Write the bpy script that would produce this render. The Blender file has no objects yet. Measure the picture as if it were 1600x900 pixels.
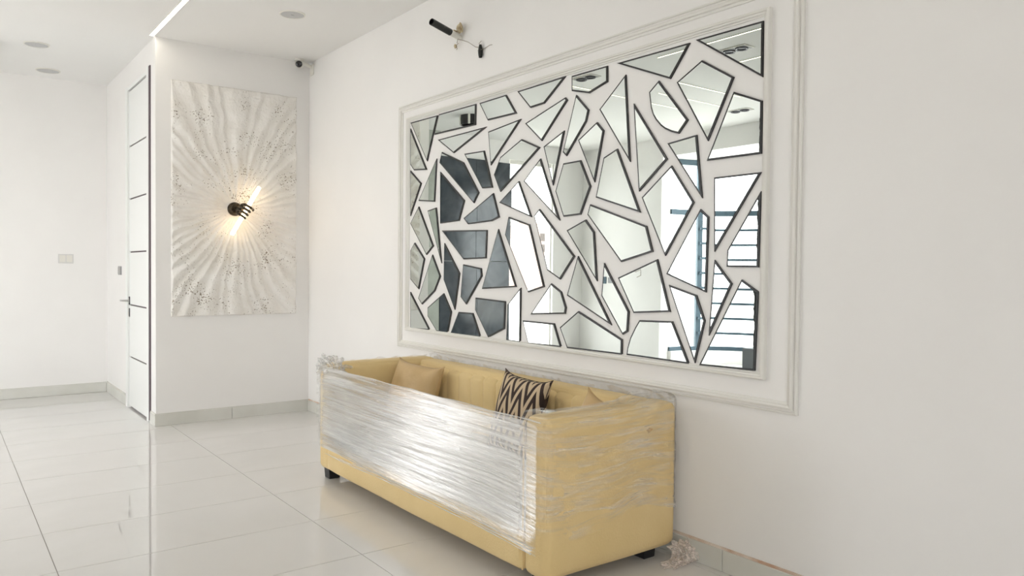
import bpy, bmesh, math, random
from mathutils import Vector, Matrix, noise
C = bpy.context.scene.collection
S = bpy.context.scene
random.seed(7)

# ------------------------------------------------------------------ camera
cam_d = bpy.data.cameras.new('camera')
cam = bpy.data.objects.new('camera', cam_d); C.objects.link(cam)
yaw, pitch, roll = math.radians(37.11875), math.radians(-1.3496), math.radians(0.5565)
fw = Vector((math.sin(yaw)*math.cos(pitch), math.cos(yaw)*math.cos(pitch), math.sin(pitch)))
rt = fw.cross(Vector((0, 0, 1))).normalized(); up = rt.cross(fw)
r2 = rt*math.cos(roll)+up*math.sin(roll); u2 = up*math.cos(roll)-rt*math.sin(roll)
M = Matrix((r2, u2, -fw)).transposed().to_4x4(); M.translation = (0, 0, 1.4)
cam.matrix_world = M
cam_d.sensor_width = 36; cam_d.lens = 1195.92/1600*36; cam_d.clip_start = 0.05; cam_d.clip_end = 300
S.camera = cam

# ------------------------------------------------------------------ world and exposure
w = bpy.data.worlds.new('world'); S.world = w; w.use_nodes = True
nt = w.node_tree; nt.nodes.clear()
bg = nt.nodes.new('ShaderNodeBackground'); wo = nt.nodes.new('ShaderNodeOutputWorld')
bg.inputs[0].default_value = (.97, 0.985, 1.0, 1); bg.inputs[1].default_value = 5.9
nt.links.new(bg.outputs[0], wo.inputs[0])
S.view_settings.view_transform = 'Standard'; S.view_settings.look = 'None'
S.cycles.transparent_max_bounces = 32
S.view_settings.gamma = 1; S.view_settings.use_curve_mapping = False
S.view_settings.exposure = 0.62

def portal(loc, rot, sx, sy):
    d = bpy.data.lights.new('daylight_portal', 'AREA'); d.shape = 'RECTANGLE'; d.size = sx; d.size_y = sy
    d.cycles.is_portal = True
    o = bpy.data.objects.new('daylight_portal', d); o.location = loc; o.rotation_euler = rot; C.objects.link(o)
portal((-2.78, 6.6, 1.68), (0, math.radians(-90), 0), 2.86, 2.3)
portal((-1.52, -3.18, 1.65), (math.radians(90), 0, 0), 2.35, 2.7)
portal((-1.75, 9.5, 1.6), (math.radians(-90), 0, 0), .9, 3.0)

# ------------------------------------------------------------------ dimensions
XW, YE, XD, YB, ZC = 2.94, 7.19, 1.548, 9.515, 3.39
XL, YR = -2.8, -3.2

# ------------------------------------------------------------------ helpers
def obj(name, bm, mat=None, parent=None, smooth=False, kind=None, label=None):
    me = bpy.data.meshes.new(name); bmesh.ops.recalc_face_normals(bm, faces=bm.faces[:])
    bm.to_mesh(me); bm.free()
    if mat: me.materials.append(mat)
    if smooth:
        for p in me.polygons: p.use_smooth = True
        try: me.set_sharp_from_angle(angle=math.radians(40))
        except Exception: pass
    o = bpy.data.objects.new(name, me); C.objects.link(o)
    if parent: o.parent = parent
    if kind: o['kind'] = kind
    if label: o['label'] = label
    return o
def tag(o, label, cat, group=None):
    o['label'] = label; o['category'] = cat
    if group: o['group'] = group
    return o
def thing(name, label, cat, loc=(0, 0, 0), group=None):
    o = bpy.data.objects.new(name, None); C.objects.link(o); o.location = loc
    o.empty_display_size = .1
    return tag(o, label, cat, group)
def box(bm, x0, y0, z0, x1, y1, z1, bev=0, seg=2):
    r = bmesh.ops.create_cube(bm, size=1)
    vs = r['verts']
    for v in vs:
        v.co = Vector(((x0+x1)/2+v.co.x*(x1-x0), (y0+y1)/2+v.co.y*(y1-y0), (z0+z1)/2+v.co.z*(z1-z0)))
    if bev:
        es = list({e for v in vs for e in v.link_edges})
        bmesh.ops.bevel(bm, geom=es, offset=bev, segments=seg, profile=.5, affect='EDGES')
    return bm
def B(*a, **k): return box(bmesh.new(), *a, **k)
def tube(bm, pts, rad, n=10, cap=True):
    pts = [Vector(p) for p in pts]; rings = []
    rr = rad if isinstance(rad, (list, tuple)) else [rad]*len(pts)
    t0 = (pts[1]-pts[0]).normalized()
    a = t0.orthogonal().normalized()
    for i, p in enumerate(pts):
        t = (pts[min(i+1, len(pts)-1)]-pts[max(i-1, 0)]).normalized()
        a = (a-t*a.dot(t)).normalized(); b = t.cross(a)
        rings.append([bm.verts.new(p+(a*math.cos(2*math.pi*k/n)+b*math.sin(2*math.pi*k/n))*rr[i]) for k in range(n)])
    for i in range(len(rings)-1):
        for k in range(n):
            bm.faces.new((rings[i][k], rings[i][(k+1) % n], rings[i+1][(k+1) % n], rings[i+1][k]))
    if cap: bm.faces.new(rings[0]); bm.faces.new(rings[-1])
    return bm
def lathe(bm, o, ax, prof, n=32):
    """prof: list of (radius, distance along axis)"""
    o = Vector(o); ax = Vector(ax).normalized(); a = ax.orthogonal().normalized(); b = ax.cross(a)
    rings = []
    for r, d in prof:
        if r < 1e-6: rings.append([bm.verts.new(o+ax*d)])
        else: rings.append([bm.verts.new(o+ax*d+(a*math.cos(2*math.pi*k/n)+b*math.sin(2*math.pi*k/n))*r) for k in range(n)])
    for i in range(len(rings)-1):
        A, Bq = rings[i], rings[i+1]
        for k in range(n):
            l = (k+1) % n
            if len(A) == 1 and len(Bq) == 1: continue
            if len(A) == 1: bm.faces.new((A[0], Bq[k], Bq[l]))
            elif len(Bq) == 1: bm.faces.new((A[k], A[l], Bq[0]))
            else: bm.faces.new((A[k], A[l], Bq[l], Bq[k]))
    return bm
def grid(nu, nv, f):
    bm = bmesh.new(); V = [[bm.verts.new(f(i/nu, j/nv)) for j in range(nv+1)] for i in range(nu+1)]
    for i in range(nu):
        for j in range(nv): bm.faces.new((V[i][j], V[i+1][j], V[i+1][j+1], V[i][j+1]))
    return bm
def N(x, y, z=0): return noise.noise(Vector((x, y, z)))

# ------------------------------------------------------------------ materials
def mat(name, col, rough=.5, metal=0, spec=.5, emit=0, ecol=None, coat=0):
    m = bpy.data.materials.new(name); m.use_nodes = True
    p = m.node_tree.nodes['Principled BSDF']
    p.inputs['Base Color'].default_value = (*col, 1); p.inputs['Roughness'].default_value = rough
    p.inputs['Metallic'].default_value = metal; p.inputs['Specular IOR Level'].default_value = spec
    if coat: p.inputs['Coat Weight'].default_value = coat; p.inputs['Coat Roughness'].default_value = .08
    if emit:
        p.inputs['Emission Color'].default_value = (*(ecol or col), 1); p.inputs['Emission Strength'].default_value = emit
    return m
def nd(m, t, **k):
    n = m.node_tree.nodes.new(t)
    for a, b in k.items():
        if hasattr(n, a) and a not in ('Scale',): setattr(n, a, b)
    return n
def noisy(m, c1, c2, scale=3, detail=4, bump=0, bscale=None, stretch=(1, 1, 1), lo=.35, hi=.65, dist=0):
    nt = m.node_tree; p = nt.nodes['Principled BSDF']
    tc = nd(m, 'ShaderNodeTexCoord'); mp = nd(m, 'ShaderNodeMapping'); mp.inputs['Scale'].default_value = stretch
    nt.links.new(tc.outputs['Object'], mp.inputs[0])
    n = nd(m, 'ShaderNodeTexNoise'); n.inputs['Scale'].default_value = scale; n.inputs['Detail'].default_value = detail
    n.inputs['Distortion'].default_value = dist
    nt.links.new(mp.outputs[0], n.inputs['Vector'])
    r = nd(m, 'ShaderNodeValToRGB'); e = r.color_ramp.elements
    e[0].position = lo; e[1].position = hi; e[0].color = (*c1, 1); e[1].color = (*c2, 1)
    nt.links.new(n.outputs['Fac'], r.inputs[0]); nt.links.new(r.outputs[0], p.inputs['Base Color'])
    if bump:
        n2 = nd(m, 'ShaderNodeTexNoise'); n2.inputs['Scale'].default_value = bscale or scale*8; n2.inputs['Detail'].default_value = 5
        nt.links.new(mp.outputs[0], n2.inputs['Vector'])
        b = nd(m, 'ShaderNodeBump'); b.inputs['Strength'].default_value = bump; b.inputs['Distance'].default_value = .01
        nt.links.new(n2.outputs['Fac'], b.inputs['Height']); nt.links.new(b.outputs[0], p.inputs['Normal'])
    return m
WALL = noisy(mat('wall_paint', (.8, .78, .74), .45), (.865, .85, .83), (.89, .876, .856), 1.3, 3, .06, 9)
CEIL = noisy(mat('ceiling_paint', (.8, .8, .78), .7), (.89, .882, .864), (.91, .902, .885), .8, 2, .03, 6)
TILE = noisy(mat('polished_tile', (.7, .68, .64), .025, spec=1.0), (.745, .73, .705), (.775, .76, .738), .9, 6, dist=1.5, stretch=(1, 1.4, 1))
GROUT = mat('grout', (.30, .27, .24), .9)
SKIRT = noisy(mat('skirting_tile', (.6, .6, .55), .18), (.65, .645, .59), (.71, .705, .66), 3, 3)
CAULK = noisy(mat('mortar_line', (.6, .42, .33), .9), (.55, .36, .26), (.76, .68, .60), 9, 4)
MOULD = mat('moulding_paint', (.81, .795, .75), .35)
MIRROR = mat('mirror_silver', (.72, .768, .742), .0, 1)
BLACK = mat('black_edge', (.012, .012, .013), .35)
DOORW = mat('door_white', (.86, .87, .85), .3)
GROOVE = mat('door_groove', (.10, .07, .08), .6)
CHROME = mat('brushed_metal', (.5, .49, .48), .3, 1)
DARKMET = mat('dark_metal', (.05, .05, .06), .4, .6)
GREYPL = mat('grey_plastic', (.33, .33, .34), .4)
WHITEPL = mat('white_plastic', (.78, .76, .70), .35)
SPKM = noisy(mat('speaker_grille', (.6, .6, .6), .7), (.52, .52, .52), (.62, .62, .62), 300, 1)
LEDW = mat('warm_led_line', (1, .9, .7), .5, emit=5, ecol=(1, .90, .66))
LEDM = mat('led_diffuser', (1, .97, .9), .5, emit=9, ecol=(1, .93, .80))
TUBEM = mat('led_tube', (1, .9, .75), .5, emit=6, ecol=(1, .74, .44))
BRONZE = noisy(mat('dark_bronze', (.05, .04, .03), .38, .85), (.035, .028, .02), (.10, .08, .055), 40, 3)
STEEL = mat('window_frame_steel', (.07, .11, .14), .45, .3)
STONE = noisy(mat('dark_polished_stone', (.04, .05, .06), .12, spec=.5), (.022, .028, .038), (.07, .085, .10), 2.5, 8, dist=1)
MARBLE = noisy(mat('grey_green_marble', (.5, .52, .47), .15), (.40, .425, .375), (.50, .52, .47), 1.6, 9, dist=2.5)
RUGGED = noisy(mat('rough_black_stone', (.03, .03, .03), .7), (.012, .013, .015), (.08, .08, .08), 20, 5, .8, 30)
GREYBOX = mat('plinth_grey', (.16, .17, .18), .6)
VELVET = noisy(mat('sand_velvet', (.7, .5, .25), .75), (.755, .565, .27), (.80, .61, .31), 3.5, 5, .25, 120)
VELVET.node_tree.nodes['Principled BSDF'].inputs['Sheen Weight'].default_value = .2
VELVET.node_tree.nodes['Principled BSDF'].inputs['Sheen Roughness'].default_value = .4
VELVET.node_tree.nodes['Principled BSDF'].inputs['Sheen Tint'].default_value = (1, .9, .7, 1)
TAN = noisy(mat('tan_satin', (.5, .3, .1), .5), (.58, .40, .19), (.68, .49, .26), 5, 4, .2, 40)
GREYCUSH = noisy(mat('pale_grey_cushion_cover', (.6, .62, .6), .5), (.62, .64, .62), (.72, .73, .71), 5, 3)
LEGM = mat('black_block', (.012, .012, .014), .4)
PIPE = noisy(mat('black_pipe', (.02, .022, .018), .4), (.012, .014, .012), (.09, .08, .065), 25, 5, lo=.55, hi=.75)
RUBBLE = noisy(mat('mortar_crumbs', (.5, .4, .22), .9), (.38, .27, .15), (.74, .66, .45), 30, 3)
WIRE = mat('thin_wire', (.30, .25, .2), .5)
CONC = mat('outside_concrete', (.7, .68, .64), .9)
BLDG = mat('building_render', (.40, .30, .26), .9)
BWIN = mat('building_glass', (.10, .085, .08), .6, spec=.1)
ORANGE = mat('bronze_window_frame', (.40, .20, .08), .4, .5)

def thin_glass():
    m = bpy.data.materials.new('window_glass'); m.use_nodes = True; nt = m.node_tree; nt.nodes.clear()
    o = nt.nodes.new('ShaderNodeOutputMaterial'); mx = nt.nodes.new('ShaderNodeMixShader')
    t = nt.nodes.new('ShaderNodeBsdfTransparent'); g = nt.nodes.new('ShaderNodeBsdfGlossy'); g.inputs['Roughness'].default_value = 0
    t.inputs[0].default_value = (.975, .972, .968, 1)
    f = nt.nodes.new('ShaderNodeLayerWeight'); f.inputs[0].default_value = .5
    pw = nt.nodes.new('ShaderNodeMath'); pw.operation = 'POWER'; pw.inputs[1].default_value = 5
    ml = nt.nodes.new('ShaderNodeMath'); ml.operation = 'MULTIPLY_ADD'; ml.inputs[1].default_value = .6; ml.inputs[2].default_value = .04
    nt.links.new(f.outputs['Facing'], pw.inputs[0]); nt.links.new(pw.outputs[0], ml.inputs[0]); nt.links.new(ml.outputs[0], mx.inputs[0])
    nt.links.new(t.outputs[0], mx.inputs[1]); nt.links.new(g.outputs[0], mx.inputs[2])
    nt.links.new(mx.outputs[0], o.inputs[0]); return m
GLASS = thin_glass()

# ------------------------------------------------------------------ room shell
floor = obj('floor', B(XL-.2, YR-.2, -.15, XW+.2, YB+.2, -.0025), GROUT, kind='structure')
PX, PY, G = 1.223, .61, .0032
def tile_mesh(x0, x1, y0, y1):
    return B(-(x1-x0)/2, -(y1-y0)/2, -.006, (x1-x0)/2, (y1-y0)/2, 0)
cache = {}
ix0 = .444-3*PX
for i in range(6):
    x0 = max(ix0+i*PX, XL); x1 = min(ix0+(i+1)*PX, XW)
    for j in range(-11, 11):
        y0 = max(3.40+j*PY, YR); y1 = min(3.40+(j+1)*PY, YB)
        if x1-x0 < .05 or y1-y0 < .05: continue
        if x0 > XD-.05 and y0 > YE-.02: continue
        y1c = y1
        if x0 > XD and y1 > YE: y1c = YE
        key = (round(x1-x0, 3), round(y1c-y0, 3))
        if key not in cache:
            o = obj('tile', tile_mesh(x0+G/2, x1-G/2, y0+G/2, y1c-G/2), TILE, floor); cache[key] = o
        else:
            o = cache[key].copy(); C.objects.link(o); o.parent = floor
        o.location = ((x0+x1)/2, (y0+y1c)/2, 0)

obj('ceiling', B(XL-.2, YR-.2, ZC, XW+.2, YB+.2, ZC+.15), CEIL, kind='structure')
obj('wall_right', B(XW, YR-.2, 0, XW+.2, YE+.2, ZC), WALL, kind='structure')
obj('wall_end', B(XD+.0, YE, 0, XW, YE+.12, ZC), WALL, kind='structure')
# side wall with the door opening
bm = bmesh.new()
DY0, DY1, DZ = 7.40, 8.40, 3.16
box(bm, XD, YE+.12, 0, XD+.12, DY0, ZC); box(bm, XD, DY1, 0, XD+.12, YB, ZC); box(bm, XD, DY0, DZ, XD+.12, DY1, ZC)
obj('wall_door_side', bm, WALL, kind='structure')
# back wall with window
bm = bmesh.new(); WX0, WX1, WZ = -2.2, -1.30, 3.12
box(bm, WX1, YB, 0, XD+.3, YB+.2, ZC); box(bm, XL-.2, YB, 0, WX0, YB+.2, ZC); box(bm, WX0, YB, WZ, WX1, YB+.2, ZC)
wall_back = obj('wall_back', bm, WALL, kind='structure')
obj('wall_light_blocker', B(XL, 4.75, 0, -1.30, 4.90, ZC), WALL, kind='structure')  # out-of-view partition added to keep bay light off the near right wall
bm = bmesh.new(); RX0, RX1, RZ0, RZ1 = -2.7, -.35, .30, 3.0
box(bm, XL-.2, YR-.2, 0, RX0, YR, ZC); box(bm, RX1, YR-.2, 0, XW, YR, ZC)
box(bm, RX0, YR-.2, 0, RX1, YR, RZ0); box(bm, RX0, YR-.2, RZ1, RX1, YR, ZC)
obj('wall_rear', bm, WALL, kind='structure')
# left wall: bay opening and wide window
BY0, BY1, BZ = 5.45, 7.75, 3.10
bm = bmesh.new()
box(bm, XL-.2, YR, 0, XL, BY0, ZC); box(bm, XL-.2, BY0, BZ, XL, BY1, ZC); box(bm, XL-.2, BY1, 0, XL, YB, ZC)
obj('wall_left', bm, WALL, kind='structure')
# marble and dark stone cladding on the back wall
for nm, x0, x1, z0, z1, m, th in (('marble_slab', -.02, .50, .0, 1.7, MARBLE, .02), ('marble_slab', -.02, .50, 1.703, ZC, MARBLE, .02),
                          ('stone_slab', -.66, -.023, 0, 1.52, STONE, .03), ('stone_slab', -1.295, -.663, 0, 1.52, STONE, .03),
                          ('stone_slab', -.66, -.023, 1.523, 3.05, STONE, .03), ('stone_slab', -1.295, -.663, 1.523, 3.05, STONE, .03)):
    obj(nm, B(x0, YB-th, z0+.002, x1, YB, z1-.002, bev=.002, seg=1), m, wall_back, label='veined grey-green marble slab' if 'marb' in nm else 'dark polished stone slab')

# back window
win = obj('window_1', B(WX0, YB+.05, 0, WX0+.02, YB+.13, WZ), MOULD, kind='structure')
for a in ((WX1-.02, YB+.05, 0, WX1, YB+.13, WZ), (WX0+.05, YB+.05, WZ-.06, WX1-.05, YB+.13, WZ), (WX0+.05, YB+.05, 0, WX1-.05, YB+.13, .07)):
    obj('frame_bar', B(*a), MOULD, win)
obj('pane', B(WX0+.05, YB+.085, .07, WX1-.05, YB+.087, WZ-.06), GLASS, win)
# curved bay window
bay = obj('window_2', grid(1, 1, lambda u, v: Vector((XL-.19+u*.005, BY0+(BY1-BY0)*v, .0))), WALL, kind='structure')
R_ = 1.15; cy = (BY0+BY1)/2; cx = XL-.2
def arc(t): a = math.pi/2+math.pi*t; return (cx+R_*math.cos(a), cy+R_*math.sin(a))
n = 8
def arcbox(r0, r1, z0, z1, m, nm, t0=0, t1=1, seg=24):
    bm = bmesh.new(); P = []
    for k in range(seg+1):
        a = math.pi/2+math.pi*(t0+(t1-t0)*k/seg); c, s = math.cos(a), math.sin(a)
        P.append([bm.verts.new((cx+r*c, cy+r*s, z)) for r, z in ((r0, z0), (r1, z0), (r1, z1), (r0, z1))])
    for k in range(seg):
        for q in range(4): bm.faces.new((P[k][q], P[k][(q+1) % 4], P[k+1][(q+1) % 4], P[k+1][q]))
    bm.faces.new(P[0]); bm.faces.new(P[-1]); return obj(nm, bm, m, bay)
arcbox(0.001, R_+.1, -.1, 0, TILE, 'bay_floor'); arcbox(0.001, R_+.1, BZ, BZ+.12, WALL, 'bay_ceiling')
arcbox(R_-.06, R_+.08, 0, .20, WALL, 'bay_sill')
for z0, z1, nm in ((.20, .26, 'bottom_rail'), (2.26, 2.34, 'transom'), (3.02, 3.10, 'top_rail')):
    arcbox(R_-.03, R_+.03, z0, z1, STEEL, nm)
for t in (.145, .19, .45, .72, .995):
    x, y = arc(t); bm = box(bmesh.new(), -.035, -.04, .26, .035, .04, 3.02)
    bmesh.ops.rotate(bm, verts=bm.verts[:], cent=(0, 0, 0), matrix=Matrix.Rotation(math.pi/2+math.pi*t, 3, 'Z'))
    bmesh.ops.translate(bm, verts=bm.verts[:], vec=(x, y, 0)); obj('mullion', bm, STEEL, bay)
obj('pane', grid(32, 1, lambda u, v: Vector((cx+R_*math.cos(math.pi*(.5+u)), cy+R_*math.sin(math.pi*(.5+u)), .26+2.76*v))), GLASS, bay)
for k in range(8):
    z = .45+k*.225
    arcbox(R_-.09, R_-.06, z, z+.036, STEEL, 'security_bar', .14, .46, 10)

# unseen rear window, added to light the sofa side and end wall
win = obj('fill_window', B(RX0, YR-.14, RZ0, RX1, YR-.06, RZ0+.06), STEEL, kind='structure')
obj('frame_bar', B(RX0, YR-.14, RZ1-.06, RX1, YR-.06, RZ1), STEEL, win)
for k in range(4):
    x = RX0+k*(RX1-RX0-.05)/3
    obj('mullion', B(x, YR-.14, RZ0+.06, x+.05, YR-.06, RZ1-.06), STEEL, win)
obj('pane', B(RX0, YR-.102, RZ0+.06, RX1, YR-.098, RZ1-.06), GLASS, win)
obj('sill', B(RX0-.03, YR-.03, RZ0-.03, RX1+.03, YR+.05, RZ0), MOULD, win)

# baseboards of tile pieces
def skirt(name, axis, fixed, a0, a1, joints, sgn):
    ed = [a0]+[j for j in joints if a0 < j < a1]+[a1]; th = .012; h = .102
    root = None
    for k in range(len(ed)-1):
        p, q = ed[k]+.0015, ed[k+1]-.0015
        if axis == 'y': bb = (min(fixed, fixed+sgn*th), p, 0, max(fixed, fixed+sgn*th), q, h)
        else: bb = (p, min(fixed, fixed+sgn*th), 0, q, max(fixed, fixed+sgn*th), h)
        if root is None: root = obj(name, B(*bb, bev=.002, seg=1), SKIRT, kind='structure')
        else: obj('baseboard_tile', B(*bb, bev=.002, seg=1), SKIRT, root)
    p, q = a0, a1
    if axis == 'y': bb = (min(fixed, fixed+sgn*.006), p, h, max(fixed, fixed+sgn*.006), q, h+.012)
    else: bb = (p, min(fixed, fixed+sgn*.006), h, q, max(fixed, fixed+sgn*.006), h+.008)
    obj('mortar_line', B(*bb), CAULK if name == 'baseboard_right' else SKIRT, root)
skirt('baseboard_right', 'y', XW, YR, YE-.012, [2.225+1.22*k for k in range(-4, 5)], -1)
skirt('baseboard_end', 'x', YE, XD-.012, XW, [2.2], -1)
skirt('baseboard_door_side', 'y', XD, YE, DY0-.03, [], -1)
skirt('baseboard_corridor', 'y', XD, DY1+.04, YB, [], -1)
skirt('baseboard_back', 'x', YB, .50, XD-.012, [], -1)

# door
door = obj('door_1', B(XD-.012, DY1-.06, 0, XD+.05, DY1+.035, DZ), DOORW, kind='structure')      # left jamb
obj('door_frame', B(XD-.009, DY0+.033, .0, XD+.03, DY0+.115, DZ+.035, bev=.004), DOORW, door)
obj('hinge_gap_shade', B(XD-.007, DY0-.03, .02, XD+.05, DY0+.032, DZ+.02), GROOVE, door, label='dark strip in place of the shaded gap along the hinge side of the door')  # solid dark strip, its colour stands in for shade in the gap
obj('door_frame', B(XD-.008, DY0+.115, DZ-.035, XD+.03, DY1-.06, DZ+.0), DOORW, door)
leaf = obj('door_leaf', B(XD+.014, DY0+.115, .008, XD+.05, DY1-.06, DZ-.035), GROOVE, door, label='white door leaf divided by thin dark grooves')
zs = [.012, .505, 1.02, 1.54, 2.06, 2.575, DZ-.04]
obj('stile', B(XD+.004, DY0+.116, .010, XD+.016, DY0+.175, DZ-.038), DOORW, leaf)
obj('stile', B(XD+.004, DY1-.085, .010, XD+.016, DY1-.061, DZ-.038), DOORW, leaf)
for k in range(6):
    obj('door_panel', B(XD+.004, DY0+.177, zs[k]+.007, XD+.016, DY1-.087, zs[k+1]-.007, bev=.001, seg=1), DOORW, leaf)
hd = bmesh.new()
lathe(hd, (XD+.004, 8.325, 1.06), (-1, 0, 0), [(0, 0), (.024, 0), (.024, .008), (.01, .012), (.009, .055), (0, .055)], 16)
tube(hd, [(XD-.05, 8.325, 1.06), (XD-.055, 8.34, 1.06), (XD-.055, 8.45, 1.058)], .009, 8)
obj('door_handle', hd, CHROME, leaf, smooth=True)
obj('lock_plate', B(XD+.0, 8.305, .90, XD+.006, 8.345, .985, bev=.002), DARKMET, leaf)
obj('lock_plate', B(XD-.002, 8.30, 1.02, XD+.006, 8.35, 1.10, bev=.002), DARKMET, leaf)
# ------------------------------------------------------------------ wall mouldings
def sweep_rect(y0, z0, y1, z1, prof, x):
    """prof: (inset from the outer edge, height off the wall); mitred rectangle"""
    bm = bmesh.new(); rings = []
    for d, h in prof:
        rings.append([bm.verts.new((x-h, yy, zz)) for yy, zz in ((y0+d, z0+d), (y1-d, z0+d), (y1-d, z1-d), (y0+d, z1-d))])
    for i in range(len(rings)-1):
        for k in range(4): bm.faces.new((rings[i][k], rings[i][(k+1) % 4], rings[i+1][(k+1) % 4], rings[i+1][k]))
    return bm
prof = [(0, 0), (0, .012), (.003, .016), (.010, .018), (.013, .012), (.018, .011), (.021, .020), (.030, .024), (.038, .020), (.041, .010), (.048, .009), (.052, .006), (.052, 0)]
obj('trim_1', sweep_rect(1.852, .79, 5.362, 2.668, prof, XW), MOULD, kind='structure')

panel = thing('mirror_mosaic', 'wide white wall panel set with scattered angular black-edged mirror shards', 'mirror', (XW, 3.61, .93))
def rel(o, root):
    o.parent = root; o.matrix_parent_inverse = Matrix.Translation(-root.location); return o
prof2 = [(0, 0), (0, .022), (.004, .027), (.012, .028), (.016, .022), (.022, .021), (.026, .014), (.032, .012), (.032, 0)]
rel(obj('frame', sweep_rect(2.012, .925, 5.225, 2.560, prof2, XW), MOULD), panel)
rel(obj('backing_board', B(XW-.006, 2.04, .955, XW, 5.20, 2.535), WALL), panel)
PIECES = [
[(5.174,2.520),(4.781,2.516),(4.925,2.199)],
[(4.762,2.520),(4.291,2.517),(4.293,2.376),(4.825,2.382)],
[(5.178,2.477),(4.930,2.137),(5.117,2.151),(5.175,2.202)],
[(5.174,2.155),(5.008,2.043),(5.169,1.806)],
[(4.789,2.205),(4.816,1.893),(5.048,1.914)],
[(4.775,2.338),(4.163,2.346),(4.562,2.218)],
[(4.719,2.244),(4.437,2.140),(4.247,1.917),(4.305,1.850),(4.751,2.171)],
[(4.427,2.197),(4.188,2.191),(4.090,1.938),(4.206,1.942)],
[(4.740,2.103),(4.420,1.876),(4.486,1.738),(4.735,1.731)],
[(4.080,1.902),(4.011,1.741),(4.093,1.719),(4.374,1.710),(4.429,1.754)],
[(5.043,1.872),(4.827,1.570),(4.925,1.506),(5.168,1.749)],
[(4.912,1.833),(4.791,1.849),(4.713,1.443)],
[(4.711,1.679),(4.147,1.663),(4.157,1.476),(4.425,1.470)],
[(5.101,1.601),(4.952,1.477),(5.035,1.248),(5.163,1.323),(5.166,1.539)],
[(4.840,1.508),(4.726,1.350),(4.803,1.241),(4.985,1.135),(5.040,1.178)],
[(4.677,1.588),(4.473,1.373),(4.533,1.116),(4.681,1.326)],
[(4.430,1.436),(4.212,1.410),(4.202,1.356),(4.388,1.160),(4.458,1.209)],
[(4.021,1.665),(3.823,1.293),(4.200,1.271)],
[(5.162,1.224),(4.869,0.950),(5.158,0.940)],
[(4.681,1.228),(4.576,1.100),(4.624,0.947),(4.769,0.947),(4.901,1.052),(4.902,1.115)],
[(4.482,1.104),(4.306,1.105),(4.210,0.946),(4.586,0.945)],
[(4.275,1.211),(3.936,1.199),(3.944,1.021),(4.123,0.952),(4.279,1.128)],
[(4.248,2.515),(3.950,2.518),(3.837,2.382),(4.149,2.385)],
[(3.831,2.518),(3.372,2.524),(3.566,2.399),(3.697,2.394)],
[(3.748,2.306),(3.372,2.402),(3.355,2.384),(3.586,2.178)],
[(3.319,2.514),(3.028,2.513),(3.026,2.426),(3.172,2.390),(3.317,2.428)],
[(4.143,2.310),(3.791,2.341),(4.112,2.086)],
[(3.280,2.400),(3.173,2.299),(3.192,2.237),(3.358,2.062),(3.389,2.087)],
[(3.782,2.214),(3.602,2.142),(4.002,1.904),(4.074,2.021),(4.005,2.127)],
[(3.566,2.141),(3.379,2.212),(3.476,1.902)],
[(3.384,2.022),(3.235,2.025),(3.150,1.871),(3.230,1.717),(3.377,1.712),(3.452,1.866)],
[(3.105,2.220),(3.050,2.166),(3.119,1.890),(3.258,2.140)],
[(3.596,2.074),(3.411,1.691),(3.756,1.951)],
[(3.807,1.956),(3.675,1.724),(4.013,1.835)],
[(3.910,1.738),(3.695,1.681),(3.547,1.300),(3.702,1.263),(3.946,1.626)],
[(3.600,1.770),(3.277,1.482),(3.402,1.347),(3.520,1.401),(3.650,1.730)],
[(3.188,1.687),(3.117,1.616),(3.089,1.342),(3.348,1.632)],
[(3.249,1.483),(2.971,1.106),(3.339,1.256)],
[(3.035,1.443),(2.843,1.187),(2.851,1.081),(2.887,1.061),(3.052,1.263)],
[(3.482,1.323),(3.390,1.276),(3.346,1.185),(3.354,1.148),(3.676,1.128)],
[(3.776,1.290),(3.778,0.947),(3.923,0.947),(3.913,1.178)],
[(3.753,1.087),(3.451,1.087),(3.385,0.951),(3.696,0.946)],
[(3.239,1.170),(2.890,1.036),(2.891,0.954),(3.332,0.951),(3.399,1.066)],
[(2.956,2.511),(2.460,2.507),(2.582,2.356)],
[(2.889,2.438),(2.849,1.974),(3.086,2.286)],
[(2.829,2.276),(2.593,1.961),(2.783,1.814)],
[(2.657,2.362),(2.465,2.137),(2.522,2.077),(2.568,2.092),(2.610,2.112),(2.638,2.132),(2.672,2.167),(2.692,2.196),(2.707,2.234),(2.721,2.315)],
[(2.385,2.407),(2.201,2.292),(2.343,2.018),(2.539,2.331)],
[(2.425,2.512),(2.050,2.509),(2.049,2.262)],
[(2.945,2.055),(2.771,1.704),(3.107,1.805),(3.048,2.018)],
[(3.152,1.771),(2.727,1.633),(2.681,1.500),(2.905,1.448),(3.173,1.714)],
[(2.565,1.926),(2.421,1.735),(2.598,1.478),(2.762,1.781)],
[(2.649,1.462),(2.560,1.199),(2.809,1.180),(2.927,1.364)],
[(2.545,1.153),(2.436,0.952),(2.856,0.956),(2.850,0.994),(2.830,1.049),(2.795,1.107),(2.766,1.146)],
[(2.572,1.334),(2.397,1.288),(2.344,1.167),(2.401,0.959)],
[(2.201,2.225),(2.049,2.159),(2.046,1.925),(2.348,1.926)],
[(2.410,2.057),(2.372,1.751),(2.594,2.039)],
[(2.381,1.700),(2.332,1.660),(2.340,1.302),(2.589,1.387)],
[(2.303,1.843),(2.048,1.844),(2.296,1.495)],
[(2.047,1.760),(2.054,1.422),(2.224,1.424),(2.221,1.501)],
[(2.294,1.457),(2.193,1.347),(2.321,1.098)],
[(2.141,1.367),(2.053,1.315),(2.063,0.960),(2.375,0.952)]
]
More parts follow.
